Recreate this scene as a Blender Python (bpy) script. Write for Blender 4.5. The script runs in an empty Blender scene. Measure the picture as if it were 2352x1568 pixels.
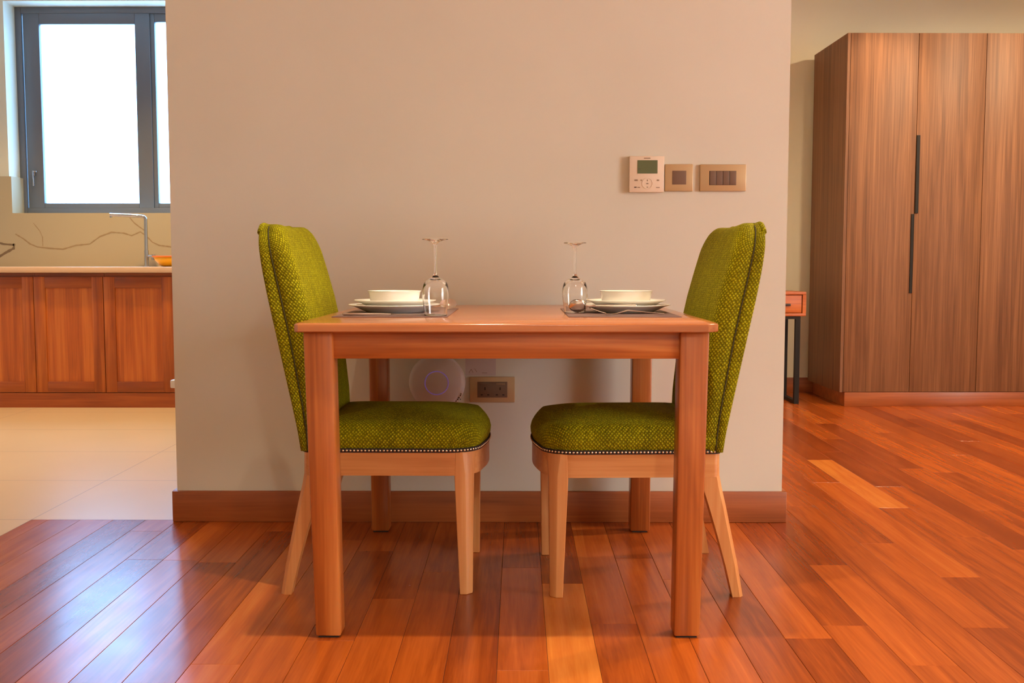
import bpy, bmesh, math, random
from mathutils import Vector, Matrix
random.seed(11)
S = bpy.context.scene
COL = S.collection
PI = math.pi

# ------------------------------------------------------------------ helpers
def lin(c):
    return tuple(((v/255)/12.92 if v/255 <= .04045 else (((v/255)+.055)/1.055)**2.4) for v in c) + (1,)

class NT:
    def __init__(s, name):
        s.m = bpy.data.materials.new(name); s.m.use_nodes = True
        s.t = s.m.node_tree; s.n = s.t.nodes; s.l = s.t.links
        s.bsdf = s.n['Principled BSDF']; s.out = s.n['Material Output']
    def add(s, typ, **kw):
        n = s.n.new(typ)
        for k, v in kw.items():
            if k in n.inputs: s.put(n.inputs[k], v)
            else: setattr(n, k, v)
        return n
    def put(s, sock, v):
        if isinstance(v, bpy.types.NodeSocket): s.l.new(v, sock)
        else: sock.default_value = v
    def math(s, op, a, b=0.0, c=0.0):
        n = s.n.new('ShaderNodeMath'); n.operation = op
        s.put(n.inputs[0], a); s.put(n.inputs[1], b)
        if op in ('SMOOTHSTEP', 'MULTIPLY_ADD', 'COMPARE', 'WRAP'): s.put(n.inputs[2], c)
        return n.outputs[0]
    def ramp(s, f, stops, interp='LINEAR'):
        n = s.n.new('ShaderNodeValToRGB'); n.color_ramp.interpolation = interp
        e = n.color_ramp.elements
        while len(e) < len(stops): e.new(.5)
        for el, (p, c) in zip(e, stops): el.position = p; el.color = c if len(c) == 4 else tuple(c)+(1,)
        s.put(n.inputs[0], f); return n.outputs[0]
    def mix(s, f, a, b, blend='MIX'):
        n = s.n.new('ShaderNodeMix'); n.data_type = 'RGBA'; n.blend_type = blend
        s.put(n.inputs[0], f); s.put(n.inputs[6], a); s.put(n.inputs[7], b); return n.outputs[2]
    def mapping(s, vec, scale=(1, 1, 1), loc=(0, 0, 0), rot=(0, 0, 0)):
        n = s.n.new('ShaderNodeMapping'); s.l.new(vec, n.inputs[0])
        n.inputs['Scale'].default_value = scale; n.inputs['Location'].default_value = loc; n.inputs['Rotation'].default_value = rot
        return n.outputs[0]
    def obj(s): return s.n.new('ShaderNodeTexCoord').outputs['Object']
    def uv(s): return s.n.new('ShaderNodeTexCoord').outputs['UV']
    def noise(s, vec, scale, detail=3, rough=.55, dist=0):
        n = s.n.new('ShaderNodeTexNoise'); s.l.new(vec, n.inputs['Vector'])
        n.inputs['Scale'].default_value = scale; n.inputs['Detail'].default_value = detail
        n.inputs['Roughness'].default_value = rough; n.inputs['Distortion'].default_value = dist
        return n.outputs[0]
    def bump(s, h, strength, dist=.001):
        n = s.n.new('ShaderNodeBump'); n.inputs['Strength'].default_value = strength; n.inputs['Distance'].default_value = dist
        s.l.new(h, n.inputs['Height']); s.l.new(n.outputs[0], s.bsdf.inputs['Normal'])
    def col(s, c): s.put(s.bsdf.inputs['Base Color'], c)
    def rough(s, r): s.put(s.bsdf.inputs['Roughness'], r)

def plain(name, rgb, rough=.5, metal=0, spec=.5, coat=0):
    m = NT(name); m.col(lin(rgb)); m.rough(rough); m.bsdf.inputs['Metallic'].default_value = metal
    m.bsdf.inputs['Specular IOR Level'].default_value = spec
    if coat: m.bsdf.inputs['Coat Weight'].default_value = coat; m.bsdf.inputs['Coat Roughness'].default_value = .15
    return m.m

def wood(name, dark, mid, light, axis='Z', rough=.4, scale=1.0, contrast=1.0, coat=0.0):
    m = NT(name); o = m.obj()
    sc = {'X': (1.2, 22, 22), 'Y': (22, 1.2, 22), 'Z': (22, 22, 1.2)}[axis]
    v = m.mapping(o, tuple(k*scale for k in sc))
    sc2 = {'X': (3, 160, 160), 'Y': (160, 3, 160), 'Z': (160, 160, 3)}[axis]
    v2 = m.mapping(o, tuple(k*scale for k in sc2))
    a = m.noise(v, 1.0, 4, .55, .6); b = m.noise(v2, 1.0, 2, .5)
    f = m.math('ADD', m.math('MULTIPLY', m.math('SUBTRACT', a, .5), 1.5*contrast), m.math('MULTIPLY', m.math('SUBTRACT', b, .5), .5*contrast))
    f = m.math('ADD', f, .5)
    m.col(m.ramp(f, [(.1, lin(dark)), (.5, lin(mid)), (.9, lin(light))])); m.rough(rough)
    m.bump(b, .12, .0006)
    if coat: m.bsdf.inputs['Coat Weight'].default_value = coat; m.bsdf.inputs['Coat Roughness'].default_value = .2
    return m.m

def newbm(): return bmesh.new()
def box(bm, x0, x1, y0, y1, z0, z1, bev=0, seg=2):
    r = bmesh.ops.create_cube(bm, size=1)
    for v in r['verts']:
        v.co = Vector(((x0+x1)/2+v.co.x*(x1-x0), (y0+y1)/2+v.co.y*(y1-y0), (z0+z1)/2+v.co.z*(z1-z0)))
    if bev:
        es = list({e for v in r['verts'] for e in v.link_edges})
        bmesh.ops.bevel(bm, geom=es, offset=bev, segments=seg, profile=.5, affect='EDGES')
def prism(bm, bot, top, bev=0):
    """loft between two matching polygons (lists of 3D points)"""
    a = [bm.verts.new(p) for p in bot]; b = [bm.verts.new(p) for p in top]; n = len(a); fs = []
    fs.append(bm.faces.new(a[::-1])); fs.append(bm.faces.new(b))
    for i in range(n): fs.append(bm.faces.new((a[i], a[(i+1) % n], b[(i+1) % n], b[i])))
    if bev: bmesh.ops.bevel(bm, geom=list({e for f in fs for e in f.edges}), offset=bev, segments=2, profile=.5, affect='EDGES')
def loft(bm, rings, cap0=True, cap1=True, closed=True, uvl=None):
    vs = [[bm.verts.new(p) for p in r] for r in rings]; n = len(rings[0])
    for i in range(len(vs)-1):
        for j in range(n if closed else n-1):
            bm.faces.new((vs[i][j], vs[i][(j+1) % n], vs[i+1][(j+1) % n], vs[i+1][j]))
    if cap0: bm.faces.new(vs[0][::-1])
    if cap1: bm.faces.new(vs[-1])
def lathe(bm, prof, cx=0, cy=0, n=48, closed_profile=False):
    rings = []
    for r, z in prof:
        rings.append([(cx+max(r, 1e-5)*math.cos(2*PI*k/n), cy+max(r, 1e-5)*math.sin(2*PI*k/n), z) for k in range(n)])
    vs = [[bm.verts.new(p) for p in r] for r in rings]
    m = len(vs)
    for i in range(m if closed_profile else m-1):
        for j in range(n):
            bm.faces.new((vs[i][j], vs[i][(j+1) % n], vs[(i+1) % m][(j+1) % n], vs[(i+1) % m][j]))
    bmesh.ops.remove_doubles(bm, verts=bm.verts, dist=2e-5)
def tube(bm, pts, rad, n=12, cap=True):
    pts = [Vector(p) for p in pts]; rads = rad if isinstance(rad, (list, tuple)) else [rad]*len(pts)
    rings = []; up = None
    for i, p in enumerate(pts):
        d = (pts[min(i+1, len(pts)-1)]-pts[max(i-1, 0)]).normalized()
        if up is None: up = Vector((0, 0, 1)) if abs(d.z) < .9 else Vector((0, 1, 0))
        a = d.cross(up).normalized(); b = a.cross(d).normalized(); up = b
        rings.append([p+(a*math.cos(2*PI*k/n)+b*math.sin(2*PI*k/n))*rads[i] for k in range(n)])
    loft(bm, rings, cap, cap)
def obj(name, bm, mat, parent=None, smooth=False, loc=None, rot=None, auto=None):
    bmesh.ops.recalc_face_normals(bm, faces=bm.faces)
    me = bpy.data.meshes.new(name); bm.to_mesh(me); bm.free()
    if mat is not None: me.materials.append(mat)
    if smooth or auto:
        for p in me.polygons: p.use_smooth = True
    if auto: me.set_sharp_from_angle(angle=math.radians(auto))
    o = bpy.data.objects.new(name, me); COL.objects.link(o)
    if parent is not None: o.parent = parent
    if loc: o.location = loc
    if rot: o.rotation_euler = rot
    return o
def bx(name, mat, *a, parent=None, bev=0, **k):
    bm = newbm(); box(bm, *a, bev=bev); return obj(name, bm, mat, parent, auto=40 if bev else None, **k)
def thing(name, label, cat, loc=(0, 0, 0), rz=0, group=None):
    o = bpy.data.objects.new(name, None); COL.objects.link(o); o.location = loc; o.rotation_euler = (0, 0, rz)
    o.empty_display_size = .1
    return tag(o, label, cat, group)
def tag(o, label, cat, group=None, kind=None):
    o['label'] = label; o['category'] = cat
    if group: o['group'] = group
    if kind: o['kind'] = kind
    return o
def struct(o): o['kind'] = 'structure'; return o
def dup(root):
    r = root.copy(); COL.objects.link(r)
    def rec(src, dst):
        for ch in list(src.children):
            c = ch.copy(); COL.objects.link(c); c.parent = dst; rec(ch, c)
    rec(root, r); return r

# ------------------------------------------------------------------ materials
M = {}
def m_wall():
    m = NT('wall_paint'); o = m.obj()
    n = m.noise(o, 2.0, 3); m.col(m.ramp(n, [(.3, lin((219, 214, 195))), (.7, lin((224, 219, 200)))]))
    m.rough(.55); m.bump(m.noise(o, 90, 3), .08, .001); m.bsdf.inputs['Specular IOR Level'].default_value = .3
    return m.m
M['wall'] = m_wall()
M['ceiling'] = plain('ceiling_paint', (240, 228, 210), .8)
M['table'] = wood('table_wood', (138, 66, 22), (176, 96, 38), (198, 122, 58), 'Z', .34, contrast=1.15, coat=.25)
M['table_x'] = wood('table_wood_long', (138, 66, 22), (176, 96, 38), (198, 122, 58), 'X', .3, contrast=1.15, coat=.3)
M['table_top'] = wood('tabletop_wood', (146, 78, 38), (172, 100, 54), (190, 120, 70), 'X', .2, scale=.8, contrast=1.05, coat=.3)
M['chair_wood'] = wood('chair_wood', (182, 112, 56), (204, 136, 76), (216, 156, 98), 'Z', .4, contrast=1.05, coat=.15)
M['chair_wood_x'] = wood('chair_wood_rail', (182, 112, 56), (204, 136, 76), (216, 156, 98), 'X', .4, contrast=1.05, coat=.15)
M['skirting'] = wood('skirting_wood', (128, 64, 26), (156, 82, 36), (176, 98, 48), 'X', .4, contrast=1.05, coat=.15)
M['kitchen'] = wood('kitchen_cabinet_wood', (150, 66, 16), (190, 94, 30), (214, 120, 46), 'Z', .35, contrast=1.1, coat=.2)
M['kitchen_dark'] = wood('kitchen_cabinet_rail_wood', (122, 50, 12), (156, 72, 22), (182, 94, 34), 'X', .35, contrast=1.0, coat=.2)
M['kitchen_stile'] = wood('kitchen_cabinet_stile_wood', (134, 56, 14), (168, 80, 24), (198, 106, 40), 'Z', .35, contrast=1.2, coat=.2)
M['stand'] = wood('bedside_wood', (140, 62, 14), (176, 88, 26), (200, 112, 44), 'X', .4)

def m_walnut():
    m = NT('walnut_laminate'); o = m.obj()
    v = m.mapping(o, (9, 9, .35)); a = m.noise(v, 1, 4, .6, .9)
    v2 = m.mapping(o, (42, 42, .9)); b = m.noise(v2, 1, 4, .6, 1.2)
    v3 = m.mapping(o, (260, 260, 3)); c = m.noise(v3, 1, 2)
    f = m.math('ADD', m.math('MULTIPLY', m.math('SUBTRACT', a, .5), .55), m.math('MULTIPLY', m.math('SUBTRACT', b, .5), 1.1))
    f = m.math('ADD', m.math('ADD', f, m.math('MULTIPLY', m.math('SUBTRACT', c, .5), .6)), .5)
    m.col(m.ramp(f, [(.05, lin((78, 46, 28))), (.4, lin((112, 74, 50))), (.62, lin((130, 88, 60))), (.95, lin((152, 106, 74)))]))
    m.rough(.5); m.bsdf.inputs['Specular IOR Level'].default_value = .3; m.bump(c, .08, .0005); return m.m
M['walnut'] = m_walnut()

def m_floor():
    m = NT('plank_floor'); uv = m.uv()
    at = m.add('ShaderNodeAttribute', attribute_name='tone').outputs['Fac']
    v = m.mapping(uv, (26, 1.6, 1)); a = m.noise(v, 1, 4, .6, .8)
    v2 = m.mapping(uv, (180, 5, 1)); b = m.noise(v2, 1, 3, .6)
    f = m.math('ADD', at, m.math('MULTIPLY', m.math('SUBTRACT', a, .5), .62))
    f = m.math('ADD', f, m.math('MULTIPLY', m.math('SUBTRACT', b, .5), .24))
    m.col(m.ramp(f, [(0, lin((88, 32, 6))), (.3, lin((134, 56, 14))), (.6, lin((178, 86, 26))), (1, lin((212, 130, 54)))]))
    sm = m.noise(m.mapping(uv, (5, 5, 5)), 1, 4, .6)
    m.rough(m.math('ADD', .17, m.math('MULTIPLY', sm, .14)))
    big = m.noise(m.mapping(m.obj(), (9, 3.0, 1)), 1, 3, .5)
    h = m.math('ADD', m.math('MULTIPLY', b, .05), m.math('MULTIPLY', big, 1.0))
    m.bump(h, .35, .0018)
    m.bsdf.inputs['Specular IOR Level'].default_value = .5
    return m.m
M['floor'] = m_floor()
M['gap'] = plain('floor_gap', (70, 30, 12), .8)

def m_tile():
    m = NT('kitchen_tile'); o = m.obj()
    sp = m.add('ShaderNodeSeparateXYZ'); m.l.new(o, sp.inputs[0])
    def line(c, off, pitch, w):
        f = m.math('FRACT', m.math('DIVIDE', m.math('SUBTRACT', c, off), pitch))
        d = m.math('MINIMUM', f, m.math('SUBTRACT', 1.0, f))
        return m.math('LESS_THAN', m.math('MULTIPLY', d, pitch), w)
    g = m.math('MAXIMUM', line(sp.outputs[0], -1.672, 1.28, .0016), line(sp.outputs[1], 3.452, .64, .0022))
    n = m.noise(o, 1.2, 4)
    c = m.ramp(n, [(.3, lin((220, 184, 136))), (.7, lin((228, 192, 144)))])
    m.col(m.mix(g, c, lin((170, 140, 112)))); m.rough(.28); return m.m
M['tile'] = m_tile()

def m_stone(name, base, vein, vs=1.0, axis=None):
    m = NT(name); o = m.obj()
    d = m.noise(o, 1.6, 4, .6)
    n = m.noise(m.mapping(o, (.55*vs, 1*vs, 1.5*vs)), 1.4, 3, .5, .6)
    ab = m.math('ABSOLUTE', m.math('SUBTRACT', n, .5))
    f = m.ramp(ab, [(0, (1, 1, 1)), (.006, (.7, .7, .7)), (.014, (0, 0, 0))])
    m.col(m.mix(m.math('MULTIPLY', f, .7), lin(base), lin(vein))); m.rough(.3); return m.m
M['worktop'] = m_stone('worktop_marble', (226, 186, 152), (176, 124, 92), 2.0)
M['slab'] = plain('backsplash_stone', (178, 162, 132), .35)
M['vein'] = plain('stone_vein', (152, 128, 94), .4)
M['vein_bold'] = plain('stone_vein_bold', (120, 98, 72), .4)
M['frame'] = plain('window_frame_grey', (104, 106, 112), .35)
M['chrome'] = plain('chrome', (176, 178, 182), .16, 1)
M['steel'] = plain('cutlery_steel', (225, 215, 205), .16, 1)
M['black'] = plain('black_metal', (24, 18, 16), .6, 0, .3)
M['china'] = plain('white_china', (244, 238, 226), .16, 0, .5)
M['mat'] = plain('placemat_brown', (112, 84, 78), .55)
M['trim'] = plain('dark_braid', (40, 26, 20), .8)
M['nail'] = plain('brass_nail', (240, 226, 200), .22, 1)
M['plate_gold'] = plain('champagne_plate', (198, 168, 124), .35, .25)
M['switch'] = plain('brown_switch', (120, 94, 76), .35)
M['switch_dark'] = plain('dark_slot', (40, 22, 14), .5)
M['white_plastic'] = plain('white_plastic', (236, 216, 190), .4)
M['ap'] = plain('white_dome_plastic', (226, 218, 214), .35)
M['print'] = plain('grey_print', (150, 122, 92), .6)
M['print_dark'] = plain('dark_print', (84, 62, 44), .6)
M['lcd'] = plain('green_lcd', (96, 104, 66), .25)
M['note'] = plain('lilac_label', (206, 190, 184), .5)
M['yellow'] = plain('yellow_plastic', (252, 190, 20), .3)
M['orange'] = plain('orange_rim', (240, 130, 50), .35)
M['rubber'] = plain('dark_foot', (40, 26, 20), .8)
def m_ring():
    m = NT('violet_light_ring'); m.col(lin((176, 158, 214)))
    m.bsdf.inputs['Emission Color'].default_value = lin((128, 100, 235)); m.bsdf.inputs['Emission Strength'].default_value = .12
    return m.m
M['ring'] = m_ring()
def m_glass():
    m = NT('clear_glass'); b = m.bsdf
    b.inputs['Base Color'].default_value = (1, 1, 1, 1); b.inputs['Roughness'].default_value = 0
    b.inputs['Transmission Weight'].default_value = 1; b.inputs['IOR'].default_value = 1.48
    return m.m
M['glass'] = m_glass()
def m_pane():
    m = NT('window_glass'); tr = m.add('ShaderNodeBsdfTransparent'); gl = m.add('ShaderNodeBsdfGlossy'); gl.inputs['Roughness'].default_value = .02
    mx = m.add('ShaderNodeMixShader'); mx.inputs[0].default_value = .06
    tr.inputs[0].default_value = (.96, .98, 1, 1)
    m.l.new(tr.outputs[0], mx.inputs[1]); m.l.new(gl.outputs[0], mx.inputs[2]); m.l.new(mx.outputs[0], m.out.inputs[0]); return m.m
M['pane'] = m_pane()
def m_fabric():
    m = NT('chartreuse_velvet_weave'); uv = m.uv()
    vo = m.add('ShaderNodeTexVoronoi'); vo.voronoi_dimensions = '2D'; vo.feature = 'F1'
    m.l.new(m.mapping(uv, (1, .86, 1), rot=(0, 0, PI/4)), vo.inputs['Vector']); vo.inputs['Scale'].default_value = 1/.0068; vo.inputs['Randomness'].default_value = .28
    d = m.math('SUBTRACT', 1.0, m.math('MULTIPLY', vo.outputs['Distance'], 1.75))
    rnd = m.add('ShaderNodeSeparateColor'); m.l.new(vo.outputs['Color'], rnd.inputs[0])
    fine = m.noise(uv, 500, 2)
    h = m.math('ADD', d, m.math('MULTIPLY', m.math('SUBTRACT', fine, .5), .35))
    h = m.math('ADD', h, m.math('MULTIPLY', m.math('SUBTRACT', rnd.outputs[0], .5), .3))
    pile = m.noise(m.mapping(uv, (16, 5, 1)), 1, 4, .6, 1)
    base = m.ramp(h, [(.20, lin((78, 72, 0))), (.50, lin((124, 118, 0))), (.74, lin((176, 170, 6))), (.95, lin((228, 220, 54)))])
    m.col(m.mix(.40, base, m.ramp(pile, [(.3, lin((112, 102, 0))), (.7, lin((162, 152, 0)))])))
    m.rough(.75)
    b = m.bsdf; b.inputs['Sheen Weight'].default_value = .25; b.inputs['Sheen Roughness'].default_value = .35
    b.inputs['Sheen Tint'].default_value = lin((230, 225, 60)); b.inputs['Specular IOR Level'].default_value = .1
    m.bump(h, .9, .0018); return m.m
M['fabric'] = m_fabric()
M['piping'] = plain('piping_crease_shade', (58, 52, 0), .8)  # olive piping, with the seam's crease shade put into its colour

# ------------------------------------------------------------------ room shell
ZC = 2.78          # ceiling height
WX0, WX1, WY = -1.163, .897, 3.438   # partition
BR, BK = 7.03, 6.78                  # back wall of bedroom side, kitchen side
XL, XR, YF = -4.3, 5.2, -3.2
# tile and plank floors
bm = newbm(); TX = -1.672; TY = 3.452
box(bm, XL, WX0+.02, TY, BK+.01, -.05, 0); box(bm, XL, TX, YF, TY, -.05, 0)
fk = struct(obj('floor', bm, M['tile'])); 
# planks
bm = newbm(); tone = bm.faces.layers.float.new('tone'); uvl = bm.loops.layers.uv.new('UVMap')
PW = .112
def plank(x0, x1, y0, y1, t):
    g = .00035; b = .0008
    ou, ov = random.random()*20, random.random()*20
    P = [(x0+g, y0+g), (x1-g, y0+g), (x1-g, y1-g), (x0+g, y1-g)]
    Q = [(x0+g+b, y0+g+b), (x1-g-b, y0+g+b), (x1-g-b, y1-g-b), (x0+g+b, y1-g-b)]
    lo = [bm.verts.new((x, y, -.006)) for x, y in P]; mi = [bm.verts.new((x, y, -.0007)) for x, y in P]; to = [bm.verts.new((x, y, 0)) for x, y in Q]
    fs = [bm.faces.new(to)]
    for i in range(4):
        j = (i+1) % 4
        fs.append(bm.faces.new((lo[i], lo[j], mi[j], mi[i]))); fs.append(bm.faces.new((mi[i], mi[j], to[j], to[i])))
    for f in fs:
        f[tone] = t
        for l in f.loops: l[uvl].uv = (l.vert.co.x+ou, l.vert.co.y+ov)
fixed = {}   # column -> list of (y_from, y_to, tone)
i0 = int((TX-.066)/PW)-1
for i in range(i0, int((XR-.066)/PW)+1):
    x0, x1 = .066+i*PW, .066+(i+1)*PW
    ylim = BR
    if x1 <= TX: continue
    cx = (x0+x1)/2
    ylim = TY if cx < WX0 else (WY+.05 if cx < WX1 else BR)
    x0c, x1c = max(x0, TX), min(x1, XR)
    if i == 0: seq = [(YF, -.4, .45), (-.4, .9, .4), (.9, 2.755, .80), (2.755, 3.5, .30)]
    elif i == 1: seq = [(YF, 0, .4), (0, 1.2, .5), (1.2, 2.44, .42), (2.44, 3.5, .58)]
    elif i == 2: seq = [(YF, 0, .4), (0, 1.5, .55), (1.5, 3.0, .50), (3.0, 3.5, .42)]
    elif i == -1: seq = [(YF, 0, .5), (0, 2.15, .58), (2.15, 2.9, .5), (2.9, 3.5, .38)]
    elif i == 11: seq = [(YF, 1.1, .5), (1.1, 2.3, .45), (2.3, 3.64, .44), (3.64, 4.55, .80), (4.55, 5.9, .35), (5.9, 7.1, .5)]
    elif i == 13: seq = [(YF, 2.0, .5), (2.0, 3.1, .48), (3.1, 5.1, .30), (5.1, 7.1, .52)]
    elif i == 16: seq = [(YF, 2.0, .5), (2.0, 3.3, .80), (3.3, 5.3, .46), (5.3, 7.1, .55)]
    else:
        seq = []; y = YF-random.random()*1.2
        while y < BR:
            L = random.choice([.75, .95, 1.25, 1.5, 1.8]); t = random.choice([.26, .32, .36, .4, .44, .46, .48, .5, .52, .55, .6])
            seq.append((y, y+L, t)); y += L
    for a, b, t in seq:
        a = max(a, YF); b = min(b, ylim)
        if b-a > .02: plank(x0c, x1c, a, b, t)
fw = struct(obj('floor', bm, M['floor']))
bm = newbm(); box(bm, TX, XR, YF, TY, -.05, -.004); box(bm, WX0, XR, TY, BR, -.05, -.004)
struct(obj('floor', bm, M['gap']))
# walls
struct(bx('wall_middle', M['wall'], WX0, WX1, WY, BR, 0, ZC))
struct(bx('wall_right', M['wall'], XR, XR+.2, YF-.2, -.75, 0, ZC))
bm = newbm(); box(bm, XR, XR+.2, 1.35, BR+.2, 0, ZC); box(bm, XR, XR+.2, -.75, 1.35, 0, .45); box(bm, XR, XR+.2, -.75, 1.35, 2.35, ZC)
struct(obj('wall_right', bm, M['wall']))
struct(bx('wall_left', M['wall'], XL-.2, XL, YF-.2, BR, 0, ZC))
struct(bx('wall_front', M['wall'], XL, XR, YF-.2, YF, 0, ZC))
struct(bx('wall_back', M['wall'], WX1, XR, BR, BR+.2, 0, ZC))
OX0, OX1, OZ0, OZ1 = -3.352, -1.62, 1.213, 2.583   # kitchen window opening
bm = newbm()
box(bm, XL, OX0, BK, BK+.2, 0, ZC); box(bm, OX1, WX0, BK, BK+.2, 0, ZC)
box(bm, OX0, OX1, BK, BK+.2, 0, OZ0); box(bm, OX0, OX1, BK, BK+.2, OZ1, ZC)
struct(obj('wall_kitchen', bm, M['wall']))
struct(bx('ceiling', M['ceiling'], XL-.2, XR+.2, YF-.2, BR+.2, ZC, ZC+.1))
# baseboards
struct(bx('baseboard_middle', M['skirting'], WX0-.014, WX1+.014, WY-.014, WY, 0, .106, bev=.003))
struct(bx('baseboard_middle_left', M['skirting'], WX0-.014, WX0, WY, BK-.62, 0, .106))
struct(bx('baseboard_middle_right', M['skirting'], WX1, WX1+.014, WY, BR, 0, .106))
struct(bx('baseboard_back', M['skirting'], WX1+.014, XR, BR-.014, BR, 0, .1, bev=.002))

# ------------------------------------------------------------------ kitchen window
FY = 6.93
bm = newbm(); FZ0, FZ1 = OZ0, OZ1
def frame_ring(bm, x0, x1, z0, z1, t, y0, y1, bev=.003):
    box(bm, x0, x0+t, y0, y1, z0, z1, bev); box(bm, x1-t, x1, y0, y1, z0, z1, bev)
    box(bm, x0+t, x1-t, y0, y1, z0, z0+t, bev); box(bm, x0+t, x1-t, y0, y1, z1-t, z1, bev)
frame_ring(bm, OX0, OX1, FZ0, FZ1, .042, FY, FY+.05)
win = struct(obj('window_1', bm, M['frame'], auto=40))
def sash(x0, x1, z0, z1, l, r, b, t, y, name='window_sash'):
    bm = newbm(); box(bm, x0, x0+l, y, y+.035, z0, z1, .004); box(bm, x1-r, x1, y, y+.035, z0, z1, .004)
    box(bm, x0+l, x1-r, y, y+.035, z0, z0+b, .004); box(bm, x0+l, x1-r, y, y+.035, z1-t, z1, .004)
    s = obj(name, bm, M['frame'], win, auto=40)
    bx('window_pane', M['pane'], x0+l-.005, x1-r+.005, y+.014, y+.02, z0+b-.005, z1-t+.005, parent=s)
    return s
s1 = sash(-3.302, -2.455, 1.225, 2.560, .108, .10, .062, .09, FY+.004)
s2 = sash(-2.455, -1.665, 1.225, 2.560, .03, .07, .062, .075, FY+.012)
bm = newbm(); box(bm, -3.262, -3.246, FY-.012, FY+.006, 1.47, 1.505, .003); box(bm, -3.260, -3.250, FY-.022, FY-.01, 1.40, 1.50, .003); box(bm, -3.260, -3.232, FY-.022, FY-.010, 1.492, 1.503, .003)
hd = obj('window_handle', bm, M['chrome'], s1, auto=40); hd['label'] = 'silver handle'
# right-hand living room window (daylight source), frame only
bm = newbm(); 
for a in ((-.75, -.69), (.27, .33), (1.29, 1.35)): box(bm, XR+.06, XR+.12, a[0], a[1], .45, 2.35)
box(bm, XR+.06, XR+.12, -.75, 1.35, .45, .51); box(bm, XR+.06, XR+.12, -.75, 1.35, 2.29, 2.35)
struct(obj('window_2', bm, M['frame']))

# ------------------------------------------------------------------ kitchen units
bs = thing('stone_backsplash', 'beige stone backsplash with thin brown veins below and beside the kitchen window', 'backsplash', (-2.75, BK, .861))
def rel(o, r):   # keep world coordinates while parenting under a placed empty
    o.parent = r; o.matrix_parent_inverse = Matrix.Translation(r.location).inverted() if r.rotation_euler.z == 0 else (Matrix.Translation(r.location) @ Matrix.Rotation(r.rotation_euler.z, 4, 'Z')).inverted()
    return o
ST = 1.453
bm = newbm(); box(bm, XL, OX0+.02, BK-.014, BK, .861, ST); box(bm, OX0+.02, WX0, BK-.014, BK, .861, OZ0)
rel(obj('stone_slab', bm, M['slab']), bs)
bm = newbm(); box(bm, OX0, OX0+.02, BK, FY, OZ0, ST); struct(obj('trim_1', bm, M['slab']))
def vein(pts, w, mat, name='vein'):
    # thin inlaid band following the drawn line, slightly proud of the slab
    bm = newbm(); n = len(pts); Y = BK-.0147; top, bot = [], []
    out = []
    for i in range(n-1):       # subdivide with a little wobble
        for k in range(5):
            t = k/5; out.append((pts[i][0]*(1-t)+pts[i+1][0]*t, pts[i][1]*(1-t)+pts[i+1][1]*t))
    out.append(pts[-1])
    for i, (x, z) in enumerate(out):
        a = out[max(i-1, 0)]; b = out[min(i+1, len(out)-1)]; dx, dz = b[0]-a[0], b[1]-a[1]; L = math.hypot(dx, dz) or 1
        ww = w*(.6+.5*random.random()); nx, nz = -dz/L*ww/2, dx/L*ww/2
        top.append((x+nx, z+nz)); bot.append((x-nx, z-nz))
    f = [bm.verts.new((x, Y, z)) for x, z in top]; g = [bm.verts.new((x, Y, z)) for x, z in bot]
    f2 = [bm.verts.new((x, Y+.001, z)) for x, z in top]; g2 = [bm.verts.new((x, Y+.001, z)) for x, z in bot]
    for i in range(len(out)-1):
        bm.faces.new((f[i], f[i+1], g[i+1], g[i])); bm.faces.new((f[i], f2[i], f2[i+1], f[i+1])); bm.faces.new((g[i], g[i+1], g2[i+1], g2[i]))
    return rel(obj(name, bm, mat), bs)
def px2(x, y): return ((x-1190)/2350*6.77*1.003, .873+(608-y)/2350*6.765*.992)
vein([px2(*p) for p in ((42, 537), (60, 548), (75, 560), (92, 567), (120, 570), (150, 572), (180, 563), (212, 560), (235, 543), (262, 533), (290, 535), (308, 541), (328, 532), (342, 542), (355, 556), (370, 563), (394, 566), (420, 575))], .0095, M['vein'])
vein([px2(*p) for p in ((84, 512), (98, 530), (104, 545), (104, 565))], .005, M['vein'])
vein([px2(*p) for p in ((305, 500), (315, 512), (328, 522), (342, 532))], .008, M['vein'])
vein([px2(*p) for p in ((-30, 552), (0, 556), (14, 560), (38, 562))], .016, M['vein_bold'])
vein([px2(*p) for p in ((38, 559), (37, 570), (18, 580), (0, 591), (-20, 603))], .018, M['vein_bold'])

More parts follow.
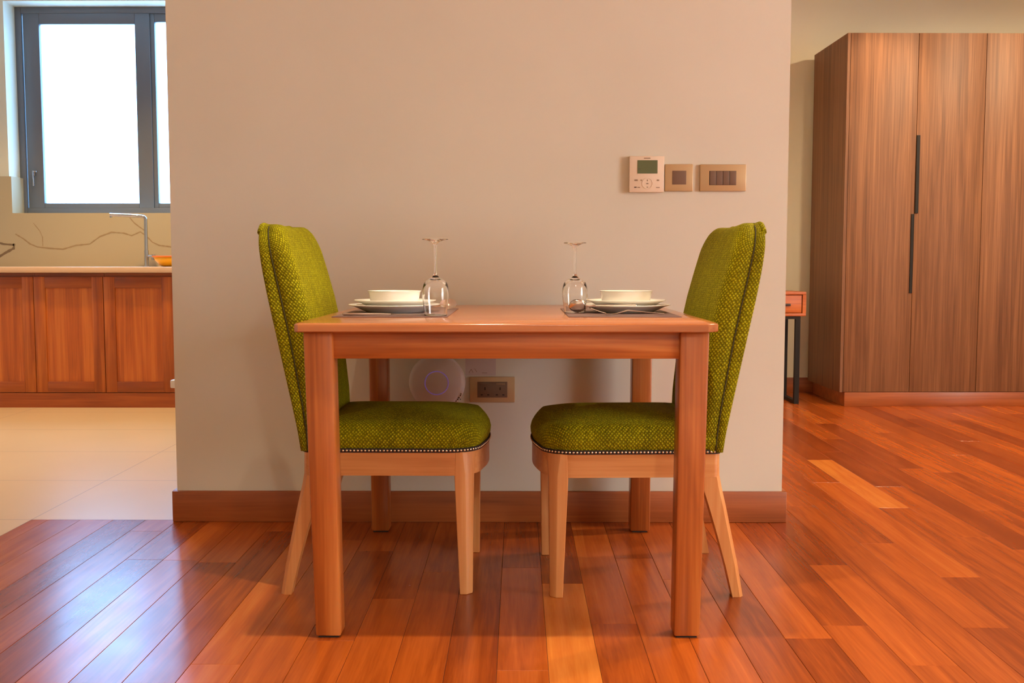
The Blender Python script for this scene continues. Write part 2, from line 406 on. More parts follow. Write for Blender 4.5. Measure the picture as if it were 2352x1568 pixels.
wt = bx('kitchen_worktop', M['worktop'], XL, WX0-.016, 6.172, BK, .825, .861, bev=.004)
tag(wt, 'peach marble kitchen worktop with rounded front edge over the wooden cabinets', 'countertop')
DW = .4255; CY = 6.212
labels = {0: 'orange-brown kitchen base cabinet at the right end, nearest the beige wall', 1: 'orange-brown kitchen base cabinet with panelled door below the window, between two others',
          2: 'orange-brown kitchen base cabinet cut off by the left edge of the photo'}
for k in range(3):
    x1 = -2.098-k*DW; x0 = x1-DW
    cab = thing('kitchen_base_cabinet', labels[k], 'cabinet', ((x0+x1)/2, 6.45, 0), group='kitchen base cabinets under the marble worktop')
    rel(bx('cabinet_body', M['kitchen_dark'], x0+.001, x1-.001, CY+.022, BK-.02, .0, .823), cab)
    rel(bx('plinth', M['kitchen_dark'], x0, x1, CY+.002, CY+.02, .0, .09), cab)
    z0, z1, t = .094, .800, .070
    # door: stiles, rails, panel with sunk field
    bm = newbm(); box(bm, x0+.002, x0+t, CY, CY+.02, z0, z1, .0015); box(bm, x1-t, x1-.002, CY, CY+.02, z0, z1, .0015)
    dr = rel(obj('door', bm, M['kitchen_stile'], auto=40), cab)
    def sub(o):
        o.parent = dr; return o
    for (a, b) in ((z0, z0+.066), (z1-.068, z1)):
        r = sub(bx('door_rail', M['kitchen_dark'], x0+t, x1-t, CY, CY+.02, a, b, bev=.0015))
    p = sub(bx('door_panel', M['kitchen'], x0+t-.004, x1-t+.004, CY+.009, CY+.017, z0+.06, z1-.062))
# rest of the run hidden behind the wall and left of frame as one filler on each side
# faucet
fc = thing('kitchen_faucet', 'chrome kitchen faucet with angular spout standing on the worktop', 'faucet', (-2.394, 6.6, .861))
bm = newbm()
tube(bm, [(0, 0, .0), (0, 0, .005)], .022, 20); tube(bm, [(0, 0, .004), (0, 0, .105)], .0135, 20)
obj('faucet_body', bm, M['chrome'], fc, auto=50)
bm = newbm(); pts = [(0, 0, .1), (0, 0, .30)]
for k in range(9): a = k/8*PI/2; pts.append((-.028+.028*math.cos(a), 0, .302+.022*math.sin(a)))
pts += [(-.10, -.03, .327), (-.203, -.07, .330)]
tube(bm, pts, .0105, 14); tube(bm, [(-.196, -.067, .33), (-.196, -.067, .312)], .0075, 12)
obj('spout', bm, M['chrome'], fc, auto=50)
bm = newbm(); tube(bm, [(.008, 0, .068), (.045, 0, .062)], .008, 12); tube(bm, [(.045, 0, .042), (.045, 0, .078)], .011, 14)
obj('faucet_lever', bm, M['chrome'], fc, auto=50)
# yellow bowl
bw = thing('mixing_bowl', 'yellow bowl with orange rim on the kitchen worktop beside the faucet', 'bowl', (-2.172, 6.42, .861))
bm = newbm(); lathe(bm, [(0, 0), (.05, 0), (.075, .012), (.098, .04), (.108, .062), (.104, .062), (.094, .042), (.07, .016), (0, .006)]); obj('bowl_body', bm, M['yellow'], bw, smooth=True)
bm = newbm(); lathe(bm, [(.107, .058), (.116, .060), (.117, .068), (.106, .069)], closed_profile=True); obj('rim', bm, M['orange'], bw, auto=40)

# ------------------------------------------------------------------ wardrobe
wd = thing('wardrobe', 'tall walnut veneer wardrobe with black recessed handles against the back wall', 'wardrobe', (1.987, 6.295, 0), math.radians(1.0))
WW, WD, WZ0, WZ1 = 2.49, .66, .088, 2.266; dw = .4125
bx('wardrobe_body', M['walnut'], 0, 1.6535+.018, .022, WD, WZ0, WZ1, parent=wd)
bx('side_panel', M['walnut'], 0, .018, .0, .022, WZ0, WZ1, parent=wd)
bx('plinth', M['skirting'], .032, 1.65, .004, WD-.02, 0, WZ0, parent=wd, bev=.002)
for k in range(4):
    x0 = .019+dw*k; x1 = x0+dw
    d = bx('door', M['walnut'], x0+.0015, x1-.0015, .0, .020, WZ0+.002, WZ1, parent=wd, bev=.001)
    if k == 0:
        bm = newbm(); box(bm, x1-.019, x1-.0015, -.006, .001, .70, 1.182, .001); h = obj('handle', bm, M['black'], d)
    if k == 1:
        bm = newbm(); box(bm, x0+.0015, x0+.021, -.008, .001, 1.187, 1.657, .001); h = obj('handle', bm, M['black'], d)

# ------------------------------------------------------------------ bedside table
nt = thing('bedside_table', 'small orange-brown bedside table with black metal leg frame beside the wardrobe', 'table', (1.60, 6.55, 0))
def R2(o): return rel(o, nt)
X0, X1, Y0, Y1 = 1.38, 1.797, 6.392, 6.74
bm = newbm(); Z0, Z1 = .553, .705
box(bm, X0, X1, Y0, Y1, Z1-.018, Z1, .002); box(bm, X0, X1, Y0, Y1, Z0, Z0+.018, .002)
box(bm, X0, X0+.022, Y0, Y1, Z0+.018, Z1-.018); box(bm, X1-.022, X1, Y0, Y1, Z0+.018, Z1-.018); box(bm, X0+.022, X1-.022, Y1-.02, Y1, Z0+.018, Z1-.018)
R2(obj('table_box', bm, M['stand'], auto=40))
dr = R2(bx('drawer', M['stand'], X0+.026, X1-.026, Y0+.006, Y1-.03, Z0+.021, Z1-.021, bev=.002))
h = bx('handle', M['switch_dark'], 1.655, 1.700, Y0-.006, Y0+.008, .617, .631, bev=.002); h.parent = dr
for xa in (1.40, 1.735):
    bm = newbm(); t = .03
    box(bm, xa, xa+t, Y0+.004, Y0+.004+t, 0, .535, .001); box(bm, xa, xa+t, Y1-.05, Y1-.05+t, 0, .535, .001)
    box(bm, xa, xa+t, Y0+.034, Y1-.05, 0, t*.7, .001)
    R2(obj('leg_frame', bm, M['black']))
bm = newbm(); box(bm, 1.40, 1.765, Y0+.004, Y0+.034, .535, .553); box(bm, 1.40, 1.765, Y1-.05, Y1-.02, .535, .553)
box(bm, 1.40, 1.43, Y0+.034, Y1-.05, .535, .553); box(bm, 1.735, 1.765, Y0+.034, Y1-.05, .535, .553)
R2(obj('top_frame', bm, M['black']))

# ------------------------------------------------------------------ dining table
TC = -.026
tb = thing('dining_table', 'square orange-brown wooden dining table with straight legs against the wall', 'table', (TC, 2.85, 0))
def T(o): return rel(o, tb)
ZT = .7405
bm = newbm()
def toppoly(e, z):
    x0, x1, y0, y1 = TC-.485+e, TC+.485-e, 2.318+e, 3.392-e; c = .027; d = .010
    return [(x0+d, y0, z), (x1-c, y0, z), (x1, y0+c, z), (x1, y1, z), (x0, y1, z), (x0, y0+d, z)]
loft(bm, [toppoly(.0015, .720), toppoly(0, .722), toppoly(0, ZT-.0045), toppoly(.0012, ZT-.002), toppoly(.0045, ZT)])
T(obj('tabletop', bm, M['table_top'], auto=35))
def leg(xo_t, xi_t, xo_b, xi_b, y0, dt, db, mat=M['table']):
    # tapered square leg, outside edges xo, inside edges xi
    a = [(xo_b, y0, .004), (xi_b, y0, .004), (xi_b, y0+db, .004), (xo_b, y0+db, .004)]
    b = [(xo_t, y0, .7195), (xi_t, y0, .7195), (xi_t, y0+dt, .7195), (xo_t, y0+dt, .7195)]
    if xo_t > xi_t: a = a[::-1]; b = b[::-1]
    bm = newbm(); prism(bm, a, b, .0055); return bm
for (a, b, c, d, y, dt) in ((-.494, -.4265, -.475, -.415, 2.339, .066), (.4395, .372, .4265, .3655, 2.342, .066),
                            (-.484, -.423, -.479, -.4215, 3.290, .066), (.433, .370, .4315, .367, 3.292, .066)):
    l = T(obj('leg', leg(a, b, c, d, y, dt, .06), M['table'], auto=35))
    bm = newbm(); m_ = (c+d)/2; box(bm, m_-.024, m_+.024, y+.006, y+.054, 0, .0045)
    f = obj('foot_pad', bm, M['rubber']); f.parent = l
T(bx('apron', M['table_x'], -.428, .374, 2.352, 2.374, .657, .7195, bev=.0015))
T(bx('apron', M['table_x'], -.425, .372, 3.325, 3.345, .657, .7195, bev=.0015))
T(bx('apron', M['table_x'], -.478, -.456, 2.40, 3.295, .657, .7195, bev=.0015))
T(bx('apron', M['table_x'], .404, .426, 2.40, 3.297, .657, .7195, bev=.0015))

# ------------------------------------------------------------------ chairs
SW, SD = .225, .482    # half width, seat depth; local: x 0 (rear) .. SD (front), y +-SW
def seat_outline(inset=0, n=8, rf=.085, rr=.02):
    """closed outline with outward normals, counter-clockwise"""
    pts = []
    def arc(cx, cy, r, a0, a1):
        for k in range(n+1):
            a = a0+(a1-a0)*k/n; pts.append((cx+r*math.cos(a), cy+r*math.sin(a), math.cos(a), math.sin(a)))
    bow = .016
    # rear right, front right, bowed front, front left, rear left
    arc(rr, -SW+rr, rr, -PI, -PI/2)
    for k in range(1, 14): pts.append((rr+(SD-bow-rf-rr)*k/14, -SW, 0, -1))
    arc(SD-bow-rf, -SW+rf, rf, -PI/2, -.12)
    for k in range(1, 10):
        t = k/10*2-1; y = t*(SW-rf); pts.append((SD-bow+bow*(1-t*t), y, math.cos(t*.12), math.sin(t*.12)))
    arc(SD-bow-rf, SW-rf, rf, .12, PI/2)
    for k in range(1, 14): pts.append((SD-bow-rf-(SD-bow-rf-rr)*k/14, SW, 0, 1))
    arc(rr, SW-rr, rr, PI/2, PI)
    for k in range(1, 10): pts.append((0, SW-rr-(2*SW-2*rr)*k/10, -1, 0))
    return pts
def chair_mesh_seat():
    O = seat_outline(); bm = newbm(); uvl = bm.loops.layers.uv.new('UVMap')
    prof = [(.012, .385), (.003, .388), (.0005, .396), (-.003, .405), (-.004, .416), (-.001, .428), (.006, .440), (.014, .449), (.020, .4545)]
    rings, uvs, s, prev = [], [], 0, None
    for ins, z in prof:
        if prev: s += math.hypot(ins-prev[0], z-prev[1])
        prev = (ins, z); rings.append([(x-nx*ins, y-ny*ins, z) for x, y, nx, ny in O]); uvs.append(s)
    last = rings[-1]; uvs = [[(a[0]+p[2]*(s-q), a[1]+p[3]*(s-q)) for a, p in zip(last, O)] for q in uvs]; lastuv = uvs[-1]; C = (SD*.5, 0)
    for q in (.93, .84, .72, .56, .38, .2, .06):
        z = .4545+.025*(1-q**2.2)
        rings.append([(C[0]+(x-C[0])*q, C[1]+(y-C[1])*q, z) for x, y, _ in last]); uvs.append([(C[0]+(u-C[0])*q, C[1]+(v-C[1])*q) for u, v in lastuv])
    vs = [[bm.verts.new(p) for p in r] for r in rings]; n = len(O)
    for i in range(len(vs)-1):
        for j in range(n):
            k = (j+1) % n; f = bm.faces.new((vs[i][j], vs[i][k], vs[i+1][k], vs[i+1][j]))
            for l, uv in zip(f.loops, (uvs[i][j], uvs[i][k], uvs[i+1][k], uvs[i+1][j])): l[uvl].uv = uv
    f = bm.faces.new(vs[-1]); 
    for l, uv in zip(f.loops, uvs[-1]): l[uvl].uv = uv
    bm.faces.new(vs[0][::-1])
    return bm
def band(z0, z1, out, inn, O):
    bm = newbm()
    R = [[(x+nx*o, y+ny*o, z) for x, y, nx, ny in O] for o, z in ((inn, z0), (out, z0), (out, z1), (inn, z1))]
    vs = [[bm.verts.new(p) for p in r] for r in R]; n = len(O)
    for i in range(4):
        for j in range(n): bm.faces.new((vs[i][j], vs[i][(j+1) % n], vs[(i+1) % 4][(j+1) % n], vs[(i+1) % 4][j]))
    return bm
# back: side profile (rear x, front x) over height
BP = [(.385, -.004, .050), (.44, -.012, .052), (.50, -.024, .050), (.60, -.045, .040), (.70, -.066, .027), (.78, -.083, .010),
      (.86, -.098, -.012), (.92, -.106, -.030), (.96, -.111, -.044), (.99, -.114, -.056)]
def bprof(z):
    z = max(min(z, BP[-1][0]), BP[0][0])
    for a, b in zip(BP, BP[1:]):
        if z <= b[0]:
            t = (z-a[0])/(b[0]-a[0]); return a[1]+(b[1]-a[1])*t, a[2]+(b[2]-a[2])*t
def back_outline(n=10):
    ZB, ZTp, r = .386, .984, .085; pts = []
    def W(z): return .2272-.003*min(1, (z-ZB)/.35)
    m = 22
    for k in range(m+1):   # right side going up (y negative)
        z = ZB+(ZTp-r-ZB)*k/m; pts.append((-W(z), z, -1, 0))
    w = W(ZTp)
    for k in range(1, n+1): a = PI-PI/2*k/n; pts.append((-w+r+r*math.cos(a), ZTp-r+r*math.sin(a), math.cos(a), math.sin(a)))
    for k in range(1, 12): pts.append((-w+r+(2*w-2*r)*k/12, ZTp, 0, 1))
    for k in range(0, n+1): a = PI/2-PI/2*k/n; pts.append((w-r+r*math.cos(a), ZTp-r+r*math.sin(a), math.cos(a), math.sin(a)))
    for k in range(1, m+1): z = ZTp-r-(ZTp-r-ZB)*k/m; pts.append((W(z), z, 1, 0))
    for k in range(1, 14): pts.append((W(ZB)-2*W(ZB)*k/14, ZB, 0, -1))
    return pts
def back_point(y, z, t):
    """t 0 at the rear face .. 1 at the front face"""
    a, b = bprof(z); hollow = .010*math.cos(min(1, abs(y)/.22)*PI/2)*0
    dip = .007*max(0, math.cos(min(1, abs(y+.02)/.17)*PI/2))*max(0, min(1, (z-.90)/.08))
    return (a+(b-a)*t - hollow, y, z-dip)
def chair_mesh_back():
    O = back_outline(); bm = newbm(); uvl = bm.loops.layers.uv.new('UVMap')
    #  (inset, t, arclength)
    prof = [(.004, -.02), (.0005, .02), (0, .10), (0, .33), (.0035, .36), (.0, .39), (.0, .60), (.001, .74), (.006, .86), (.013, .94), (.022, .985), (.032, 1.0)]
    rings, uvs, s, prev = [], [], 0, None
    for ins, t in prof:
        if prev: s += math.hypot(ins-prev[0], (t-prev[1])*.09)
        prev = (ins, t)
        r = []
        for y, z, ny, nz in O:
            ii = ins if nz > -.5 else 0
            r.append(back_point(y-ny*ii, z-nz*ii, t))
        rings.append(r); uvs.append(s)
    last = [(p[1], p[2]) for p in rings[-1]]; uvs = [[(a[0]+p[2]*(s-q), a[1]+p[3]*(s-q)) for a, p in zip(last, O)] for q in uvs]; lastuv = uvs[-1]; C = (0, .68)
    for q in (.9, .78, .62, .45, .27, .1):
        rings.append([back_point(C[0]+(y-C[0])*q, C[1]+(z-C[1])*q, 1+.06*(1-q*q)) for y, z in last]); uvs.append([(C[0]+(u-C[0])*q, C[1]+(v-C[1])*q) for u, v in lastuv])
    vs = [[bm.verts.new(p) for p in r] for r in rings]; n = len(O)
    for i in range(len(vs)-1):
        for j in range(n):
            k = (j+1) % n; f = bm.faces.new((vs[i][j], vs[i][k], vs[i+1][k], vs[i+1][j]))
            for l, uv in zip(f.loops, (uvs[i][j], uvs[i][k], uvs[i+1][k], uvs[i+1][j])): l[uvl].uv = uv
    f = bm.faces.new(vs[-1])
    for l, uv in zip(f.loops, uvs[-1]): l[uvl].uv = uv
    # rear face: interior rings following the curved profile
    rr = [(p[1], p[2]) for p in rings[0]]; pv = vs[0]
    for q in (.8, .5, .2):
        nv = [bm.verts.new(back_point(C[0]+(y-C[0])*q, C[1]+(z-C[1])*q, -.02)) for y, z in rr]
        for j in range(n):
            k = (j+1) % n; f = bm.faces.new((pv[k], pv[j], nv[j], nv[k]))
            for l in f.loops: l[uvl].uv = (l.vert.co.y, l.vert.co.z)
        pv = nv
    f = bm.faces.new(pv[::-1])
    for l in f.loops: l[uvl].uv = (l.vert.co.y, l.vert.co.z)
    return bm
def make_chair(name, label):
    c = thing(name, label, 'chair', group='upholstered chairs facing each other across the table')
    obj('seat_cushion', chair_mesh_seat(), M['fabric'], c, smooth=True)
    bk = obj('backrest', chair_mesh_back(), M['fabric'], c, smooth=True)
    # piping seam round the back
    O = back_outline(); O = [p for p in O if p[3] > -.5]; OS = [[p for p in O if p[2] < -.45], [p for p in O if p[2] > .45]]
    for OP in OS:
        bm = newbm(); tube(bm, [back_point(y+ny*.0002, z+nz*.0002, .36) for y, z, ny, nz in OP], .0017, 6)
        obj('piping', bm, M['piping'], bk, smooth=True)
    # folded cloth edge at the top rear
    bm = newbm(); pts = [p for p in O if p[1] > .955]
    tube(bm, [back_point(y-ny*.004, z-nz*.004, .03) for y, z, ny, nz in pts], .008, 8)
    uvl = bm.loops.layers.uv.new('UVMap')
    for f in bm.faces:
        for l in f.loops: l[uvl].uv = (l.vert.co.y, l.vert.co.x)
    obj('top_fold', bm, M['fabric'], bk, smooth=True)
    SO = seat_outline()
    obj('seat_rail', band(.321, .3835, -.001, -.024, SO), M['chair_wood_x'], c, auto=35)
    st = obj('nail_strip', band(.3825, .3935, .002, -.02, SO), M['trim'], c, auto=35)
    # nailheads along the strip
    P = [Vector((x+nx*.002, y+ny*.002, .388)) for x, y, nx, ny in SO]; N = [Vector((nx, ny, 0)) for _, _, nx, ny in SO]
    P.append(P[0]); N.append(N[0])
    cum = [0]
    for a, b in zip(P, P[1:]): cum.append(cum[-1]+(b-a).length)
    cnt = int(cum[-1]/.0097); step = cum[-1]/cnt
    nb = newbm(); n = 8
    rings = []
    for r, h in ((.0032, 0), (.0030, .0010), (.0020, .0018), (.0006, .0022)): rings.append([(r*math.cos(2*PI*k/n), r*math.sin(2*PI*k/n), h) for k in range(n)])
    loft(nb, rings); me = bpy.data.meshes.new('nailhead'); nb.to_mesh(me); nb.free(); me.materials.append(M['nail'])
    for p in me.polygons: p.use_smooth = True
    rest = newbm(); i = 0
    near = -1 if name_side['near_y'] < 0 else 1
    for k in range(cnt):
        d = (k+.5)*step
        while cum[i+1] < d: i += 1
        t = (d-cum[i])/(cum[i+1]-cum[i]); p = P[i].lerp(P[i+1], t); nrm = N[i].lerp(N[i+1], t).normalized()
        mat = Matrix.Translation(p) @ nrm.to_track_quat('Z', 'Y').to_matrix().to_4x4()
        if p.y*near > .12:
            o = bpy.data.objects.new('nailhead', me); COL.objects.link(o); o.parent = st; o.matrix_local = mat
        else:
            r0 = len(rest.verts); rest.from_mesh(me)
            rest.verts.ensure_lookup_table()
            for v in rest.verts[r0:]: v.co = mat @ v.co
    o = obj('nailhead_row', rest, M['nail'], st, smooth=True); o['kind'] = 'stuff'
    # legs
    for s in (-1, 1):
        yo = s*(SW-.002)
        # front leg: square with the outer corner cut off
        def sec(w, cut, x_out, y_out, z, dxy=0):
            p = [(x_out-w, y_out), (x_out-cut, y_out), (x_out, y_out-s*cut), (x_out, y_out-s*w), (x_out-w, y_out-s*w)]
            p = [(a, b, z) for a, b in p]; return p if s < 0 else p[::-1]
        xo = SD-.034; yl = s*(SW-.003)
        bm = newbm()
        prism_r = [sec(.033, .015, xo-.004, yl-s*.006, 0), sec(.050, .021, xo, yl, .322), sec(.052, .034, xo+.005, yl, .383)]
        loft(bm, prism_r)
        bmesh.ops.bevel(bm, geom=[e for e in bm.edges], offset=.0015, segments=1, affect='EDGES')
        obj('leg', bm, M['chair_wood'], c, auto=30)
        # rear leg: splayed backwards
        bm = newbm(); R = []
        for z, xr, xf, w in ((0, -.066, -.037, .030), (.08, -.052, -.018, .033), (.16, -.035, .004, .036), (.24, -.018, .028, .038), (.29, -.006, .044, .040), (.325, .001, .056, .040), (.383, .002, .058, .040)):
            cut = .010
            p = [(xr+cut, yl), (xf, yl), (xf, yl-s*w), (xr, yl-s*w), (xr, yl-s*cut)]
            p = [(a, b, z) for a, b in p]; R.append(p if s < 0 else p[::-1])
        loft(bm, R); bmesh.ops.bevel(bm, geom=[e for e in bm.edges if e.calc_face_angle(0) > .5], offset=.0015, segments=1, affect='EDGES')
        obj('leg', bm, M['chair_wood'], c, auto=30)
    return c
name_side = {'near_y': -1}
cl = make_chair('dining_chair', 'chartreuse velvet dining chair on the left side of the table, facing right')
cl.location = (-.563, 2.878, 0); cl.rotation_euler = (0, 0, math.radians(-.6))
name_side = {'near_y': 1}
cr = make_chair('dining_chair', 'chartreuse velvet dining chair on the right, its back to the wardrobe side')
cr.location = (.521, 2.862, 0); cr.rotation_euler = (0, 0, PI+math.radians(2.0))

# ------------------------------------------------------------------ table setting
ZM = ZT+.0018
def mat_obj(x0, x1, y0, y1, label):
    o = bx('placemat', M['mat'], x0, x1, y0, y1, ZT, ZM, bev=.0006); return tag(o, label, 'placemat', 'placemats on the dining table')
mat_obj(-.473, -.180, 2.587, 3.09, 'dark brown placemat on the left half of the table, under stacked plates')
mat_obj(.128, .415, 2.587, 3.09, 'dark brown placemat on the right half of the table, under stacked plates')
def plate_mesh(R, H, foot, t=.003, well=None):
    well = well or foot*1.05
    pr = [(0, .0015), (foot-.004, .0015), (foot-.003, 0), (foot, 0), (foot+.004, .002), (well+(R-well)*.35, H*.42), (well+(R-well)*.7, H*.76), (R, H-.0012), (R+.0006, H), (R-.0015, H+.0008),
          (well+(R-well)*.68, H*.76+t*.9), (well+(R-well)*.33, H*.42+t), (well-.004, .0015+t), (0, .0012+t)]
    bm = newbm(); lathe(bm, pr, n=72); return bm
def bowl_mesh(R, H, foot):
    pr = [(0, .002), (foot-.004, .002), (foot-.003, 0), (foot, 0), (foot+.008, .003), (foot+(R-foot)*.5, H*.45), (R-.003, H*.93), (R, H), (R-.003, H), (R-.007, H*.9), (foot+(R-foot)*.42, H*.45+.002), (foot-.002, .007), (0, .006)]
    bm = newbm(); lathe(bm, pr, n=72); return bm
for (x, y, w, side, xo) in ((-.343, 2.84, 'left', 0, 0), (.297, 2.84, 'right', 0, .001)):
    o = obj('dinner_plate', plate_mesh(.1265 if w == 'left' else .1245, .0215, .075), M['china'], None, smooth=True, loc=(x, y, ZM))
    tag(o, f'large white dinner plate, bottom of the stack on the {w} placemat', 'plate', 'large dinner plates at the bottom')
    o = obj('soup_plate', plate_mesh(.1125 if w == 'left' else .1095, .0262, .062), M['china'], None, smooth=True, loc=(x+.002, y, ZM+.0078))
    tag(o, f'white soup plate in the middle of the {w} stack of dishes', 'plate', 'soup plates between plate and bowl')
    o = obj('cereal_bowl', bowl_mesh(.0745, .0455, .060), M['china'], None, smooth=True, loc=(x+(.000 if w == 'left' else .002), y, ZM+.0138))
    tag(o, f'small white bowl on top of the {w} stack of plates', 'bowl', 'small bowls on top of the plates')
def glass_bm(H=.196, RF=.0335, RB=.0345, RR=.029):
    # inverted wine glass: rim down on the table, foot on top
    t = .0011; B = .097*H/.196
    out = [(RR, 0), (RR+.0018, B*.18), (RB-.001, B*.40), (RB, B*.55), (RB-.0012, B*.72), (RB*.86, B*.86), (RB*.62, B*.95), (RB*.33, B*1.0), (.0085, B*1.03), (.0048, B*1.08), (.0036, B*1.2), (.0034, H-.035), (.0042, H-.018), (.0075, H-.010), (.016, H-.0055), (RF*.75, H-.003), (RF, H-.0016), (RF, H)]
    top = [(RF*.5, H-.0012), (0, H-.0025)]
    inn = [(0, B*.935), (RB*.3, B*.93), (RB*.58, B*.885), (RB*.80, B*.80), (RB-.0012-t*1.3, B*.68), (RB-t, B*.53), (RB-.001-t, B*.38), (RR+.0018-t, B*.17), (RR-t, 0)]
    # smooth outer bowl with Catmull-Rom
    def cr(P, k=4):
        o = []
        for i in range(len(P)-1):
            p0, p1, p2, p3 = P[max(i-1, 0)], P[i], P[i+1], P[min(i+2, len(P)-1)]
            for j in range(k):
                t_ = j/k; f = lambda a, b, c, d: .5*((2*b)+(-a+c)*t_+(2*a-5*b+4*c-d)*t_*t_+(-a+3*b-3*c+d)*t_**3)
                o.append((max(0, f(p0[0], p1[0], p2[0], p3[0])), f(p0[1], p1[1], p2[1], p3[1])))
        return o+[P[-1]]
    bm = newbm()
    # glass body as one closed surface: outer from rim to foot, top of foot, then the inside of the bowl
    n = 64
    def ringv(r, z): return [bm.verts.new((r*math.cos(2*PI*k/n), r*math.sin(2*PI*k/n), z)) for k in range(n)]
    def sweep(pr, first=None):
        prev = first
        for r, z in pr:
            if r < 1e-4:
                v = bm.verts.new((0, 0, z))
                for k in range(n): bm.faces.new((prev[k], prev[(k+1) % n], v))
                return None
            cur = ringv(r, z)
            if prev:
                for k in range(n): bm.faces.new((prev[k], prev[(k+1) % n], cur[(k+1) % n], cur[k]))
            prev = cur
        return prev
    o = cr(out[:-1])+[out[-1]]
    first = ringv(*o[0]); last = sweep(o[1:], first); sweep(top, last)
    ii = cr(inn[::-1]); sweep(ii, first)
    return bm
g = obj('wine_glass', glass_bm(), M['glass'], None, smooth=True, loc=(-.2125, 2.635, ZM+.0006))
tag(g, 'upside-down clear wine glass beside the left plates, nearest the camera', 'glass', 'upside-down wine glasses on the table')
g = obj('wine_glass', glass_bm(.190, .0305, .0345, .0285), M['glass'], None, smooth=True, loc=(.1545, 2.79, ZM+.0006))
tag(g, 'upside-down clear wine glass on the right placemat, behind the dark spoon bowl', 'glass', 'upside-down wine glasses on the table')

# cutlery, built lying along +x from the handle end
def bar(bm, pts):   # pts: (x, z, halfwidth, thickness)
    R = []
    for x, z, hw, t in pts: R.append([(x, -hw, z), (x, -hw*.7, z+t*.5), (x, hw*.7, z+t*.5), (x, hw, z), (x, hw*.7, z-t*.5), (x, -hw*.7, z-t*.5)])
    loft(bm, R)
bm = newbm(); bar(bm, [(0, .004, .004, .003), (.004, .004, .008, .006), (.05, .004, .0075, .006), (.10, .004, .005, .005), (.125, .0035, .0055, .004)])
kn = thing('table_knife', 'steel table knife lying in front of the left stack of plates', 'knife', (-.453, 2.635, ZM), math.radians(1))
obj('handle', bm, M['steel'], kn, auto=40)
bm = newbm(); bar(bm, [(.125, .0035, .0055, .003), (.14, .004, .009, .0018), (.20, .004, .0095, .0016), (.228, .004, .007, .0014), (.238, .004, .001, .001)])
obj('blade', bm, M['steel'], kn, auto=40)
def spoon_parts(parent, tilt=0):
    bm = newbm(); bar(bm, [(0, .004, .004, .002), (.003, .004, .008, .0025), (.05, .006, .006, .0025), (.10, .010, .0032, .003), (.128, .006, .0028, .0035), (.137, .005, .0055, .0022)])
    obj('handle', bm, M['steel'], parent, auto=40)
    bm = newbm(); n = 24; R = []; L = .047; W_ = .0195; D = .0085
    vs = []
    for sgn, dep in ((1, D), (-1, D-.0013)):
        for i in range(7):
            q = 1-i/6; ring = []
            for k in range(n):
                a = 2*PI*k/n; ring.append(bm.verts.new((.135+L/2+math.cos(a)*L/2*q, math.sin(a)*W_*q, .0105-dep*(1-q*q)+.0))) if q > 0 else None
            if q == 0: ring = [bm.verts.new((.135+L/2, 0, .0105-dep))]*n
            vs.append(ring)
        S0 = vs[-7:]
        for i in range(5):
            for k in range(n): bm.faces.new((S0[i][k], S0[i][(k+1) % n], S0[i+1][(k+1) % n], S0[i+1][k]))
        for k in range(n): bm.faces.new((S0[5][k], S0[5][(k+1) % n], S0[6][k]))
    for k in range(n): bm.faces.new((vs[0][k], vs[0][(k+1) % n], vs[7][(k+1) % n], vs[7][k]))
    obj('spoon_bowl', bm, M['steel'], parent, smooth=True)
def fork_parts(parent):
    bm = newbm(); bar(bm, [(0, .004, .004, .002), (.003, .004, .008, .0025), (.05, .008, .006, .0025), (.095, .0125, .0032, .003), (.125, .004, .0032, .003), (.138, .0025, .008, .002)])
    obj('handle', bm, M['steel'], parent, auto=40)
    bm = newbm(); bar(bm, [(.136, .0025, .008, .002), (.145, .0035, .0115, .0018), (.155, .005, .012, .0016)])
    for k in range(4):
        y = -.0100+k*.00667
        R = []
        for x, z in ((.153, .0048), (.165, .0080), (.178, .0125), (.192, .0175)):
            R.append([(x, y-.0016, z), (x, y+.0016, z), (x, y+.0016, z+.0016), (x, y-.0016, z+.0016)])
        loft(bm, R)
    obj('tines', bm, M['steel'], parent, auto=40)
sp = thing('table_spoon', 'steel spoon with shiny bowl behind the left wine glass', 'spoon', (-.362, 3.02, ZM), math.radians(-2)); spoon_parts(sp)
sp.rotation_euler = (math.radians(50), 0, math.radians(-2)); sp.location.z = ZM+.0095
sp = thing('table_spoon', 'steel spoon with dark reflecting bowl under the right wine glass', 'spoon', (.318, 2.745, ZM+.001), math.radians(180-6)); spoon_parts(sp)
# right spoon leans on its edge so the back of the bowl faces the room
sp.rotation_euler = (math.radians(66), 0, math.radians(180-2)); sp.location.z = ZM+.0165
fk_ = thing('table_fork', 'steel fork with raised tines in front of the right stack of plates', 'fork', (.381, 2.665, ZM), math.radians(180)); fork_parts(fk_)

